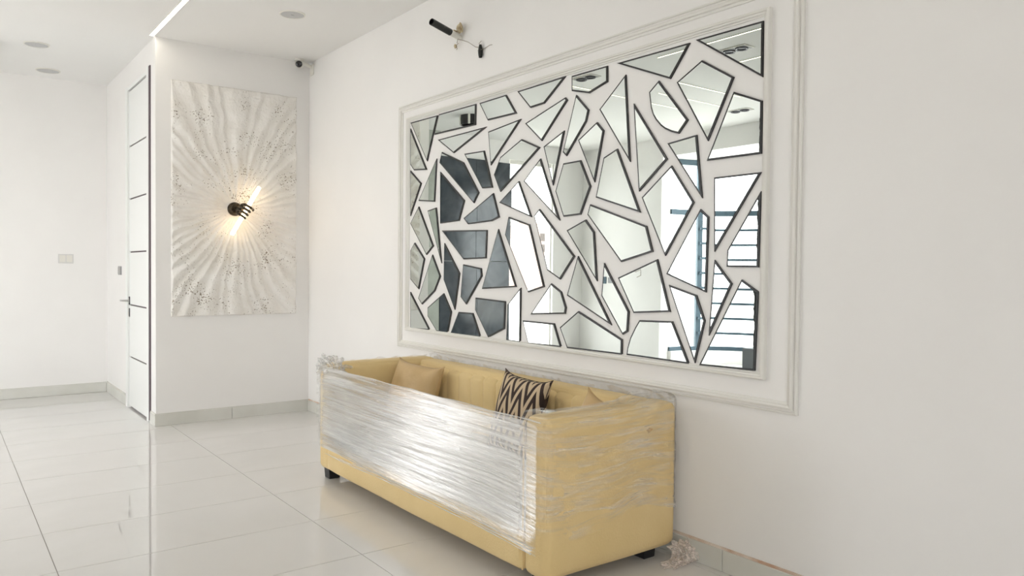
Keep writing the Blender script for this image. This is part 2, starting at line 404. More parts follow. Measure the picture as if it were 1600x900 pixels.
def inset(poly, d):
    out = poly[:]
    for i in range(len(poly)):
        a = Vector(poly[i]); b = Vector(poly[(i+1) % len(poly)]); t = (b-a)
        if t.length < 1e-6: continue
        t.normalize(); nrm = Vector((-t.y, t.x)); c = nrm.dot(a)+d
        new = []
        for k in range(len(out)):
            p = Vector(out[k]); q = Vector(out[(k+1) % len(out)]); dp = nrm.dot(p)-c; dq = nrm.dot(q)-c
            if dp >= 0: new.append(tuple(p))
            if (dp > 0) != (dq > 0) and abs(dp-dq) > 1e-9: new.append(tuple(p+(q-p)*(dp/(dp-dq))))
        out = new
        if len(out) < 3: return []
    return out
def slab(poly, x0, x1, cy=0, cz=0, bev=0):
    bm = bmesh.new()
    lo = [bm.verts.new((x0, y-cy, z-cz)) for y, z in poly]
    hi = [bm.verts.new((x1, y-cy, z-cz)) for y, z in poly]
    bm.faces.new(lo); bm.faces.new(hi)
    for k in range(len(poly)):
        l = (k+1) % len(poly); bm.faces.new((lo[k], lo[l], hi[l], hi[k]))
    return bm
for i, poly in enumerate(PIECES):
    gi = inset(poly, .0088)
    if len(gi) < 3: continue
    # slight individual tilt of the glass as it was glued on
    ty, tz = random.uniform(-.0012, .0012), random.uniform(-.0012, .0012)
    cyy = sum(p[0] for p in poly)/len(poly); czz = sum(p[1] for p in poly)/len(poly)
    bm = slab(gi, -.0145, -.0165)
    for v in bm.verts: v.co.x += ty*(v.co.y-cyy)+tz*(v.co.z-czz)
    for v in bm.verts: v.co.y -= cyy; v.co.z -= czz
    mp = obj('mirror_piece', bm, MIRROR, panel); mp.location = (0, cyy-3.61, czz-.93)
    ed = obj('black_edge', slab(poly, -.006, -.0143, cyy, czz), BLACK, mp)

# ------------------------------------------------------------------ plaster panel with rays
PX0, PX1, PZ0, PZ1 = 1.672, 2.808, .958, 3.042
cxp, czp = 2.235, 1.93
NA = 46
ra = []
for k in range(NA):
    a = (k+random.uniform(-.32, .32))/NA*2*math.pi
    ra.append((a, random.uniform(.5, 1.0), random.uniform(-3, 3)))
def ray_h(x, z):
    dx, dz = x-cxp, z-czp; r = math.hypot(dx, dz); a = math.atan2(dz, dx)
    a += .10*N(dx*2.2, dz*2.2, 3)*min(1, r*1.5)+.025*N(dx*9, dz*9, 5)
    a %= 2*math.pi
    best = 9; amp = 1
    for (b, s, o) in ra:
        d = abs((a-b+math.pi) % (2*math.pi)-math.pi)
        if d < best: best = d; amp = s
    wv = best*max(r, .02)           # distance to nearest valley
    w0 = .010+.035*r
    groove = math.exp(-(wv/w0)**2)*.020*amp*min(1, r/.12)
    ridge = .013*min(1, (wv/(.02+.05*r)))*min(1, r/.15)
    rough = .004*N(x*14, z*14, 1)*min(1, r/.2)+.0022*N(x*40, z*40, 2)*min(1, r/.3)
    pit = N(x*23, z*23, 9)
    if pit > .33 and r > .25: rough -= .014*(pit-.33)*(N(x*3, z*3, 4) > -.15)
    return .026+ridge-groove+rough
NU, NVv = 210, 380
def pf(u, v):
    x = PX0+(PX1-PX0)*u; z = PZ0+(PZ1-PZ0)*v
    e = min(u*(PX1-PX0), (1-u)*(PX1-PX0), v*(PZ1-PZ0), (1-v)*(PZ1-PZ0))
    h = ray_h(x, z)
    if e < 1e-6:
        x += .004*N(z*9, 1); z += .004*N(x*9, 2); return Vector((x, YE-.001, z))
    if e < .007: h *= .9
    return Vector((x, YE-max(h, .006), z))
PLASTER = noisy(mat('rough_plaster', (.8, .78, .74), .75), (.82, .79, .74), (.89, .87, .835), 5, 6, .5, 60)
nt = PLASTER.node_tree; p = nt.nodes['Principled BSDF']; src = p.inputs['Base Color'].links[0].from_socket
tc = nt.nodes.new('ShaderNodeTexCoord')
n1 = nt.nodes.new('ShaderNodeTexNoise'); n1.inputs['Scale'].default_value = 75; n1.inputs['Detail'].default_value = 2
n2 = nt.nodes.new('ShaderNodeTexNoise'); n2.inputs['Scale'].default_value = 4.5; n2.inputs['Detail'].default_value = 2
ad = nt.nodes.new('ShaderNodeMath'); ad.operation = 'MULTIPLY_ADD'; ad.inputs[1].default_value = .55
rp = nt.nodes.new('ShaderNodeValToRGB'); rp.color_ramp.elements[0].position = .97; rp.color_ramp.elements[1].position = .985
mx = nt.nodes.new('ShaderNodeMixRGB'); mx.inputs[2].default_value = (.25, .20, .15, 1)
nt.links.new(tc.outputs['Object'], n1.inputs[0]); nt.links.new(tc.outputs['Object'], n2.inputs[0])
nt.links.new(n2.outputs[0], ad.inputs[0]); nt.links.new(n1.outputs[0], ad.inputs[2]); nt.links.new(ad.outputs[0], rp.inputs[0])
nt.links.new(rp.outputs[0], mx.inputs[0]); nt.links.new(src, mx.inputs[1]); nt.links.new(mx.outputs[0], p.inputs['Base Color'])
pp = obj('plaster_panel', grid(NU, NVv, pf), PLASTER, smooth=False)
for q in pp.data.polygons: q.use_smooth = True
tag(pp, 'tall off-white rough plaster relief of rays spreading from the hand lamp', 'wall art')

# ------------------------------------------------------------------ hand lamp
lamp = thing('wall_lamp', 'dark bronze hand sconce gripping a glowing tube on the plaster panel', 'lamp', (2.215, YE-.02, 1.934))
def lab(nm, bm, m, **k): return rel(obj(nm, bm, m, None, **k), lamp)
lab('wall_mount', lathe(bmesh.new(), (2.215, YE-.012, 1.934), (0, -1, 0), [(0, 0), (.062, 0), (.064, .02), (.060, .045), (.052, .052), (.047, .07), (0, .072)], 32), BRONZE, smooth=True)
T0 = Vector((2.149, 7.03, 1.693)); T1 = Vector((2.398, 7.03, 2.138)); td = (T1-T0).normalized(); tl = (T1-T0).length
lab('glowing_tube', lathe(bmesh.new(), T0, td, [(0, 0), (.014, 0), (.018, .004), (.018, tl-.004), (.014, tl), (0, tl)], 20), TUBEM, smooth=True)
# hand: one connected skin surface
Tc = Vector((2.262, 7.03, 1.905))
side = Vector((0, -1, 0)).cross(td).normalized()      # across the tube, in the wall plane
if side.x < 0: side = -side
verts, edges, rad = [], [], []
def av(p, r): verts.append(Vector(p)); rad.append(r); return len(verts)-1
wv0 = av((2.215, 7.115, 1.934), .034)
wv1 = av(Tc-side*.022+Vector((0, .052, 0)), .030); edges.append((wv0, wv1))
palm = av(Tc-side*.030+Vector((0, .030, 0)), .028); edges.append((wv1, palm))
for k in range(4):
    o = td*(.052-.034*k)
    L = (1, 1.06, 1.0, .84)[k]; rr = (.0125, .013, .0125, .011)[k]
    a = av(Tc+o*.85-side*.046+Vector((0, .016, 0)), rr*1.45); edges.append((palm, a))
    b = av(Tc+o-side*.040+Vector((0, -.022, 0)), rr*1.15); edges.append((a, b))
    c = av(Tc+o*1.05-side*.012*L+Vector((0, -.040, 0)), rr); edges.append((b, c))
    d = av(Tc+o*1.07+side*.024*L+Vector((0, -.034, 0)), rr*.95); edges.append((c, d))
    e = av(Tc+o*1.07+side*.042*L+Vector((0, -.010, 0)), rr*.8); edges.append((d, e))
a = av(Tc+td*.055+side*.004+Vector((0, .040, 0)), .0135); edges.append((palm, a))
b = av(Tc+td*.066+side*.040+Vector((0, .018, 0)), .011); edges.append((a, b))
c = av(Tc+td*.056+side*.058+Vector((0, -.012, 0)), .010); edges.append((b, c))
d = av(Tc+td*.040+side*.052+Vector((0, -.030, 0)), .0085); edges.append((c, d))
me = bpy.data.meshes.new('hand'); me.from_pydata(verts, edges, []); me.materials.append(BRONZE)
hand = bpy.data.objects.new('hand', me); C.objects.link(hand); rel(hand, lamp)
sk = hand.modifiers.new('skin', 'SKIN'); sk.use_smooth_shade = True
for i, v in enumerate(me.skin_vertices[0].data): v.radius = (rad[i], rad[i]); v.use_root = (i == 0)
ss = hand.modifiers.new('sub', 'SUBSURF'); ss.levels = 2; ss.render_levels = 2

# ------------------------------------------------------------------ ceiling fittings
def strip(x0, y0, x1, y1, label, m=None):
    root = thing('ceiling_light_strip', label, 'light', ((x0+x1)/2, (y0+y1)/2, ZC))
    rel(obj('diffuser', B(x0, y0, ZC-.004, x1, y1, ZC), m or LEDM), root)
    e = .004
    bm = bmesh.new()
    if x1-x0 < y1-y0: box(bm, x0-e, y0, ZC-.006, x0, y1, ZC); box(bm, x1, y0, ZC-.006, x1+e, y1, ZC)
    else: box(bm, x0, y0-e, ZC-.006, x1, y0, ZC); box(bm, x0, y1, ZC-.006, x1, y1+e, ZC)
    rel(obj('edge_trim', bm, WHITEPL), root)
    return root
strip(1.498, -2.0, 1.531, 7.175, 'long glowing recessed ceiling strip ending above the door wall corner')
strip(.462, 2.0, .475, 4.9, 'thin warm ceiling strip seen in the top right mirror shard, upper line', LEDW)
strip(-.235, 2.0, -.222, 4.8, 'thin warm ceiling strip seen in the top right mirror shard, lower line', LEDW)
strip(-1.45, 5.405, .0, 5.417, 'thin ceiling strip across the room seen high in the kite-shaped mirror shard', LEDW)
strip(-1.85, 5.855, -.6, 5.865, 'fainter ceiling strip across the room seen mid-way in the kite-shaped mirror shard', LEDW)
strip(-1.6, 6.255, .42, 6.267, 'thin ceiling strip across the room reflected low across several mirror shards', LEDW)
def speaker(x, y, label, r=.092, hole=False):
    root = thing('ceiling_speaker', label, 'speaker', (x, y, ZC), 'round speakers in the ceiling')
    rel(obj('rim', lathe(bmesh.new(), (x, y, ZC), (0, 0, -1), [(r+.012, 0), (r+.010, .006), (r+.001, .009), (r, .006), (r, 0)], 40), WHITEPL, smooth=True), root)
    g = rel(obj('grille', lathe(bmesh.new(), (x, y, ZC), (0, 0, -1), [(r, .006), (r*.6, .0075), (0, .008)], 40), SPKM, smooth=True), root)
    if hole:
        h = obj('centre_slot', B(x-.012, y-.003, ZC-.010, x+.012, y+.003, ZC-.0075), GREYPL); rel(h, root); h.parent = g
speaker(.757, 8.127, 'round grey ceiling speaker nearer the left edge, upper of the pair')
speaker(.95, 9.138, 'round grey ceiling speaker closest to the back wall, lower of the pair', .10)
speaker(2.263, 5.878, 'round grey ceiling speaker alone right of the bright ceiling strip', .088, True)
def twin(x, y, label, a=0):
    root = thing('twin_downlight', label, 'light', (x, y, ZC), 'twin downlights in the ceiling')
    rel(obj('bezel', B(x-.08, y-.15, ZC-.008, x+.08, y+.15, ZC, bev=.004), WHITEPL), root)
    rel(obj('recess', B(x-.065, y-.135, ZC-.0095, x+.065, y+.135, ZC-.0085), GREYPL), root)
    for s in (-1, 1):
        rel(obj('lamp_ring', lathe(bmesh.new(), (x, y+s*.066, ZC-.0095), (0, 0, -1), [(.056, 0), (.054, .010), (.040, .008), (.036, .001), (0, .001)], 24), DARKMET, smooth=True), root)
twin(.14, 4.28, 'twin square downlight in the ceiling seen in the top right mirror shard')
twin(-2.05, 5.86, 'twin square downlight in the ceiling seen at the right edge of the mirrors')
twin(.46, 5.90, 'twin square downlight seen in the mirror shard at the top centre')
# drum ceiling lamp seen in the mirrors
dr = thing('drum_ceiling_lamp', 'round black ceiling lamp with white bars reflected in the top left mirror shard', 'lamp', (.25, 8.3, ZC))
rel(obj('drum', lathe(bmesh.new(), (.25, 8.3, ZC), (0, 0, -1), [(.15, 0), (.15, .12), (.135, .12), (.135, .02), (0, .02)], 32), BLACK, smooth=True), dr)
for k in range(6):
    a = k*math.pi/3+.3
    rel(obj('bar', B(.25+.152*math.cos(a)-.011, 8.3+.152*math.sin(a)-.011, ZC-.125, .25+.152*math.cos(a)+.011, 8.3+.152*math.sin(a)+.011, ZC), WHITEPL), dr)
# security camera
cc = thing('security_camera', 'small white security camera with black lens under the ceiling corner', 'camera', (2.80, 7.08, ZC))
rel(obj('bracket', lathe(bmesh.new(), (2.80, 7.09, ZC), (0, 0, -1), [(0, 0), (.045, 0), (.043, .018), (.02, .024), (0, .024)], 24), WHITEPL, smooth=True), cc)
rel(obj('bracket_arm', tube(bmesh.new(), [(2.80, 7.09, ZC-.02), (2.86, 7.10, ZC-.035), (2.935, 7.11, ZC-.055)], .016), WHITEPL, smooth=True), cc)
rel(obj('conduit_plate', B(2.925, 7.075, ZC-.13, 2.94, 7.145, ZC-.03, bev=.004), WHITEPL), cc)
ld = Vector((-.56, -.80, -.22)).normalized(); lc = Vector((2.795, 7.065, ZC-.055))
rel(obj('camera_body', lathe(bmesh.new(), lc-ld*.03, ld, [(0, 0), (.028, .002), (.038, .016), (.040, .07), (.037, .076), (.034, .072), (0, .072)], 28), WHITEPL, smooth=True), cc)
rel(obj('lens', lathe(bmesh.new(), lc-ld*.03, ld, [(.031, .072), (.030, .078), (.02, .083), (0, .085)], 28), mat('lens_black', (.006, .004, .006), .12), smooth=True), cc)

# ------------------------------------------------------------------ switches
sw = thing('light_switch', 'grey double light switch beside the white door handle', 'switch', (XD, 8.77, 1.31))
rel(obj('plate', B(XD-.008, 8.70, 1.31, XD, 8.845, 1.40, bev=.003), GREYPL), sw)
for k in range(2): rel(obj('rocker', B(XD-.013, 8.71+k*.066, 1.32, XD-.008, 8.77+k*.066, 1.39, bev=.002), CHROME), sw)
so = thing('wall_socket', 'white wall socket low-contrast on the back wall at left', 'socket', (1.148, YB, 1.43))
rel(obj('plate', B(1.075, YB-.008, 1.425, 1.22, YB, 1.525, bev=.003), mat('socket_white', (.70, .69, .67), .4)), so)
for k in range(2): rel(obj('rocker', B(1.087+k*.066, YB-.012, 1.437, 1.142+k*.066, YB-.008, 1.513, bev=.002), WHITEPL), so)
s2 = thing('open_socket_box', 'dark switch box with loose wire on the wall opposite, reflected mid-mirror', 'socket', (XL, 8.9, 1.25))
rel(obj('plate', B(XL, 8.90, 1.20, XL+.012, 9.03, 1.31, bev=.003), STEEL), s2)
rel(obj('empty_box', B(XL, 8.76, 1.21, XL+.01, 8.86, 1.30, bev=.003), GREYPL), s2)
s3 = obj('loose_wire', tube(bmesh.new(), [(XL, 8.30, 1.40), (XL+.06, 8.28, 1.42), (XL+.08, 8.2, 1.38), (XL+.05, 8.12, 1.42), (XL+.07, 8.1, 1.33), (XL+.05, 8.2, 1.30)], .005, 6), WIRE, smooth=True)
tag(s3, 'loop of loose cable on the wall opposite, reflected in a square mirror shard', 'cable')
# pillar and plinth in front of the bay, seen at the mirror edge
pl = thing('stone_pillar', 'rough black stone column on grey plinth reflected at right mirror edge', 'pillar', (-2.68, 5.93, 0))
rel(obj('plinth', B(-2.78, 5.80, 0, -2.55, 6.10, .42, bev=.008), GREYBOX), pl)
def pil(u, v):
    a = 2*math.pi*u; z = .42+(ZC-.42)*v
    r = .052+.02*N(3*math.cos(a), 3*math.sin(a), z*6)+.012*N(7*math.cos(a), 7*math.sin(a), z*16)
    return Vector((-2.665+r*math.cos(a), 5.945+r*math.sin(a), z))
o = obj('shaft', grid(28, 150, pil), RUGGED); rel(o, pl)

# ------------------------------------------------------------------ unfinished wiring on the mirror wall
pb = thing('pipe_stub', 'black conduit pipe sticking out of the mirror wall near ceiling', 'pipe', (XW, 4.50, 3.02))
a0 = Vector((XW-.03, 4.50, 3.015)); a1 = Vector((XW-.27, 4.45, 3.055)); dr_ = (a1-a0).normalized(); L = (a1-a0).length
s0 = .35*L
rel(obj('pipe', lathe(bmesh.new(), a0+dr_*.07, dr_, [(.019, 0), (.023, 0), (.023, L-.07), (.020, L-.07), (.019, L-.09), (.019, .0)], 24), PIPE, smooth=True), pb)
rel(obj('white_sleeve', lathe(bmesh.new(), a0-dr_*.03, dr_, [(0, 0), (.020, 0), (.021, .105), (.018, .105), (0, .09)], 18), WHITEPL, smooth=True), pb)
def crumb(nm, c, s, seed, m, parent):
    bm = bmesh.new(); bmesh.ops.create_icosphere(bm, subdivisions=2, radius=1)
    for v in bm.verts:
        k = 1+.55*N(v.co.x*1.6+seed, v.co.y*1.6, v.co.z*1.6)
        v.co = Vector((c[0]+v.co.x*s[0]*k, c[1]+v.co.y*s[1]*k, c[2]+v.co.z*s[2]*k))
    return rel(obj(nm, bm, m), parent)
crumb('mortar_lump', (XW-.03, 4.47, 3.062), (.02, .022, .035), 1, RUBBLE, pb)
crumb('mortar_lump', (XW-.05, 4.51, 3.045), (.02, .02, .014), 5, RUBBLE, pb)
crumb('mortar_lump', (XW-.025, 4.53, 2.955), (.012, .012, .015), 9, RUBBLE, pb)
rel(obj('wire', tube(bmesh.new(), [(XW-.02, 4.52, 2.975), (XW-.04, 4.48, 2.99), (XW-.03, 4.44, 2.975), (XW-.02, 4.38, 2.95), (XW-.015, 4.30, 2.90), (XW-.01, 4.25, 2.885)], .0022, 6), WIRE, smooth=True), pb)
rel(obj('wire', tube(bmesh.new(), [(XW-.02, 4.50, 2.97), (XW-.04, 4.505, 2.95), (XW-.03, 4.50, 2.93), (XW-.03, 4.51, 2.925)], .002, 6), WIRE, smooth=True), pb)
hk = thing('loose_connector', 'small dark cable connector hanging on wires right of the black pipe', 'connector', (XW, 4.237, 2.86))
def con(u, v):
    a = 2*math.pi*u; r = .015*(.35+.65*math.sin(math.pi*(.18+.72*v)))*(1+.06*math.sin(v*40))
    return Vector((XW-.017+r*math.cos(a), 4.237+r*1.1*math.sin(a), 2.815+.085*v))
rel(obj('connector_body', grid(14, 24, con), PIPE, smooth=True), hk)
rel(obj('wire', tube(bmesh.new(), [(XW-.01, 4.24, 2.895), (XW-.02, 4.25, 2.91), (XW-.004, 4.245, 2.93)], .002, 6), WIRE), hk)
rel(obj('wire', tube(bmesh.new(), [(XW-.03, 4.25, 2.86), (XW-.012, 4.20, 2.867), (XW-.008, 4.14, 2.878), (XW-.004, 4.12, 2.876)], .0018, 6), WIRE), hk)
# ------------------------------------------------------------------ sofa
sofa = thing('sofa', 'sand velvet sofa wrapped in plastic below the mirror wall panel', 'sofa', (2.47, 3.66, 0))
def sp(nm, bm, m, smooth=True, **k): return rel(obj(nm, bm, m, None, smooth=smooth, **k), sofa)
SX0, SX1, SY0, SY1, SZ = 2.065, 2.895, 2.478, 4.862, .765
def softbox(x0, y0, z0, x1, y1, z1, r, bulge=(0, 0, 0), nz=.002, freq=5, div=10, seed=0):
    """rounded upholstered block with bulging faces"""
    bm = bmesh.new(); bmesh.ops.create_cube(bm, size=2)
    bmesh.ops.subdivide_edges(bm, edges=bm.edges[:], cuts=div, use_grid_fill=True)
    hx, hy, hz = (x1-x0)/2, (y1-y0)/2, (z1-z0)/2; c = Vector(((x0+x1)/2, (y0+y1)/2, (z0+z1)/2))
    def warp(t, h):     # put more samples near the edges
        s = math.sin(t*math.pi/2); return s*h
    for v in bm.verts:
        p = Vector((warp(v.co.x, hx), warp(v.co.y, hy), warp(v.co.z, hz))); q = v.co.copy()
        ins = Vector((max(-hx+r, min(hx-r, p.x)), max(-hy+r, min(hy-r, p.y)), max(-hz+r, min(hz-r, p.z))))
        d = p-ins
        if d.length > 1e-9: p = ins+d.normalized()*min(r, max(abs(d.x), abs(d.y), abs(d.z)))
        fx = (1-q.y**2)*(1-q.z**2); fy = (1-q.x**2)*(1-q.z**2); fz = (1-q.x**2)*(1-q.y**2)
        if abs(q.x) > .999: p.x += math.copysign(bulge[0]*fx, q.x)
        if abs(q.y) > .999: p.y += math.copysign(bulge[1]*fy, q.y)
        if abs(q.z) > .999: p.z += math.copysign(bulge[2]*fz, q.z)
        k = nz*N(p.x*freq+seed, p.y*freq, p.z*freq+c.y)
        v.co = c+p+Vector((k, k, k))
    return bm
sp('arm', softbox(SX0, SY0, .065, SX1, SY0+.155, SZ, .035, (.004, .018, .006), div=14), VELVET)
sp('arm', softbox(SX0, SY1-.155, .065, SX1, SY1, SZ, .035, (.004, .012, .006), div=14, seed=3), VELVET)
sp('backrest', softbox(2.745, SY0+.12, .065, SX1, SY1-.12, SZ-.005, .04, (.0, 0, .006), div=18, seed=5), VELVET)
sp('base', softbox(2.058, SY0+.15, .075, 2.80, SY1-.15, .235, .022, (.028, 0, 0), div=16, seed=7), VELVET)
sp('seat_cushion', softbox(2.085, SY0+.162, .232, 2.74, SY1-.162, .365, .035, (.004, 0, .018), nz=.006, freq=7, div=22, seed=9), GREYCUSH, label='pale grey seat cushion')
k = 0
y = SY0+.165
ys = [SY0+.165, 2.93]
while ys[-1] < 4.40: ys.append(ys[-1]+.138)
ys.append(SY1-.165)
for a, b in zip(ys[:-1], ys[1:]):
    wide = b-a > .2
    def ch(u, v, a=a, b=b, wide=wide):
        yy = a+(b-a)*u
        e = 1-abs(2*u-1)**(6 if wide else 4)
        # v: from seat up the front face and over the top
        zt = SZ-.008
        if v < .78: z = .30+(zt-.05-.30)*v/.78; x = 2.735
        else:
            t = (v-.78)/.22*math.pi/2; z = zt-.05+.05*math.sin(t); x = 2.735+.05*(1-math.cos(t))+.07*(v-.78)/.22
        off = .013*e+.006
        if v < .78: return Vector((x-off, yy, z))
        t = (v-.78)/.22*math.pi/2
        return Vector((x-off*math.cos(t), yy, z+.004*e*math.sin(t)))
    sp('back_channel', grid(12, 26, ch), VELVET)
sp('arm_seam', tube(bmesh.new(), [(2.36, SY1-.1575, .36), (2.36, SY1-.160, .70), (2.36, SY1-.150, .752)], .0025, 6), VELVET)
for nm, x0, x1 in (('welt', SX0-.002, SX0+.004),):
    for yy in (SY0+.152, SY1-.152):
        sp(nm, tube(bmesh.new(), [(x0, yy, .08), (x0, yy, .5), (x0, yy, .74)], .004, 8), VELVET)
for lx, ly in ((2.085, SY1-.12), (2.085, SY0+.03), (2.74, SY0+.06), (2.74, SY1-.14)):
    bm = bmesh.new(); box(bm, lx, ly, 0, lx+.085, ly+.085, .085, bev=.003, seg=1)
    for v in bm.verts:
        if v.co.z < .04: v.co.x = lx+.0425+(v.co.x-lx-.0425)*.88; v.co.y = ly+.0425+(v.co.y-ly-.0425)*.88
    sp('leg', bm, LEGM, smooth=False)

# ------------------------------------------------------------------ pillows
def pillow(name, label, c, yawd, lean, spin, w, h, th, m, grp, crease=0, seed=0):
    """front face towards -x before the turn; lean tips the top back towards +x"""
    R = Matrix.Rotation(math.radians(yawd), 3, 'Z') @ Matrix.Rotation(math.radians(lean), 3, 'Y') @ Matrix.Rotation(math.radians(spin), 3, 'X')
    bm = bmesh.new(); n = 34; V = {}
    uvl = bm.loops.layers.uv.new('UVMap')
    for s in (0, 1):
        for i in range(n+1):
            for j in range(n+1):
                if s == 1 and (i in (0, n) or j in (0, n)): V[(s, i, j)] = V[(0, i, j)]; continue
                u, v = 2*i/n-1, 2*j/n-1
                pin = 1-.13*(1-u*u*u*u)*abs(v)**3; pin2 = 1-.13*(1-v**4)*abs(u)**3
                a = u*w/2*pin2; b = v*h/2*pin
                t = th/2*max(0, (1-abs(u)**2.6)*(1-abs(v)**2.6))**.45
                t += crease*math.sin(u*9+v*14+seed)*.5*(1-u*u)*(1-v*v)+.006*N(u*3+seed, v*3, s)*(1-u*u)*(1-v*v)
                p = Vector((-t if s == 0 else t, a, b)); V[(s, i, j)] = bm.verts.new(R @ p)
    for s in (0, 1):
        for i in range(n):
            for j in range(n):
                q = [(i, j), (i+1, j), (i+1, j+1), (i, j+1)]
                f = bm.faces.new([V[(s, *k)] for k in q])
                for lp, k in zip(f.loops, q): lp[uvl].uv = (k[0]/n, k[1]/n)
    o = obj(name, bm, m, None, smooth=True); o.location = c
    for p_ in o.data.polygons: p_.use_smooth = True
    # piped seam round the edge
    pts = []
    for i in range(n+1): pts.append((i, 0))
    for j in range(1, n+1): pts.append((n, j))
    for i in range(n-1, -1, -1): pts.append((i, n))
    for j in range(n-1, -1, -1): pts.append((0, j))
    P = []
    for i, j in pts:
        u, v = 2*i/n-1, 2*j/n-1
        pin = 1-.13*(1-u**4)*abs(v)**3; pin2 = 1-.13*(1-v**4)*abs(u)**3
        P.append(R @ Vector((0, u*w/2*pin2, v*h/2*pin)))
    obj('seam', tube(bmesh.new(), P, .0028, 6), m, o, smooth=True)
    return tag(o, label, 'pillow', grp)
# chevron weave: follows the cloth (UV)
CHEV = mat('chevron_cloth', (.5, .4, .3), .8)
nt = CHEV.node_tree; p = nt.nodes['Principled BSDF']
def mth(op, a, b=None, c=None):
    n = nt.nodes.new('ShaderNodeMath'); n.operation = op
    for i, x in enumerate((a, b, c)):
        if x is None: continue
        if isinstance(x, (int, float)): n.inputs[i].default_value = x
        else: nt.links.new(x, n.inputs[i])
    return n.outputs[0]
uv = nt.nodes.new('ShaderNodeUVMap'); sx = nt.nodes.new('ShaderNodeSeparateXYZ'); nt.links.new(uv.outputs[0], sx.inputs[0])
zig = mth('PINGPONG', mth('MULTIPLY', sx.outputs[0], 3.8), .5)
ph = mth('ADD', mth('MULTIPLY', sx.outputs[1], 3.3), mth('MULTIPLY', zig, -2.6))
st = mth('FRACT', ph)
dk = mth('LESS_THAN', st, .50)
fx = nt.nodes.new('ShaderNodeMixRGB'); fx.inputs[1].default_value = (.60, .47, .31, 1); fx.inputs[2].default_value = (.035, .018, .014, 1)
nt.links.new(dk, fx.inputs[0]); nt.links.new(fx.outputs[0], p.inputs['Base Color'])
pillow('pillow', 'plain tan pillow in the far left corner of the sofa', (2.56, 4.46, .575), 14, 16, 4, .44, .42, .19, TAN, 'pillows on the sofa', seed=2)
pillow('pillow', 'brown and cream chevron pillow leaning on the middle of the sofa back', (2.60, 3.365, .59), -2, 15, 2, .455, .47, .13, CHEV, 'pillows on the sofa', seed=4)
pillow('pillow', 'creased tan pillow mostly hidden behind the near sofa arm', (2.595, 2.70, .558), 14, 16, 22, .42, .40, .15, TAN, 'pillows on the sofa', crease=.012, seed=8)

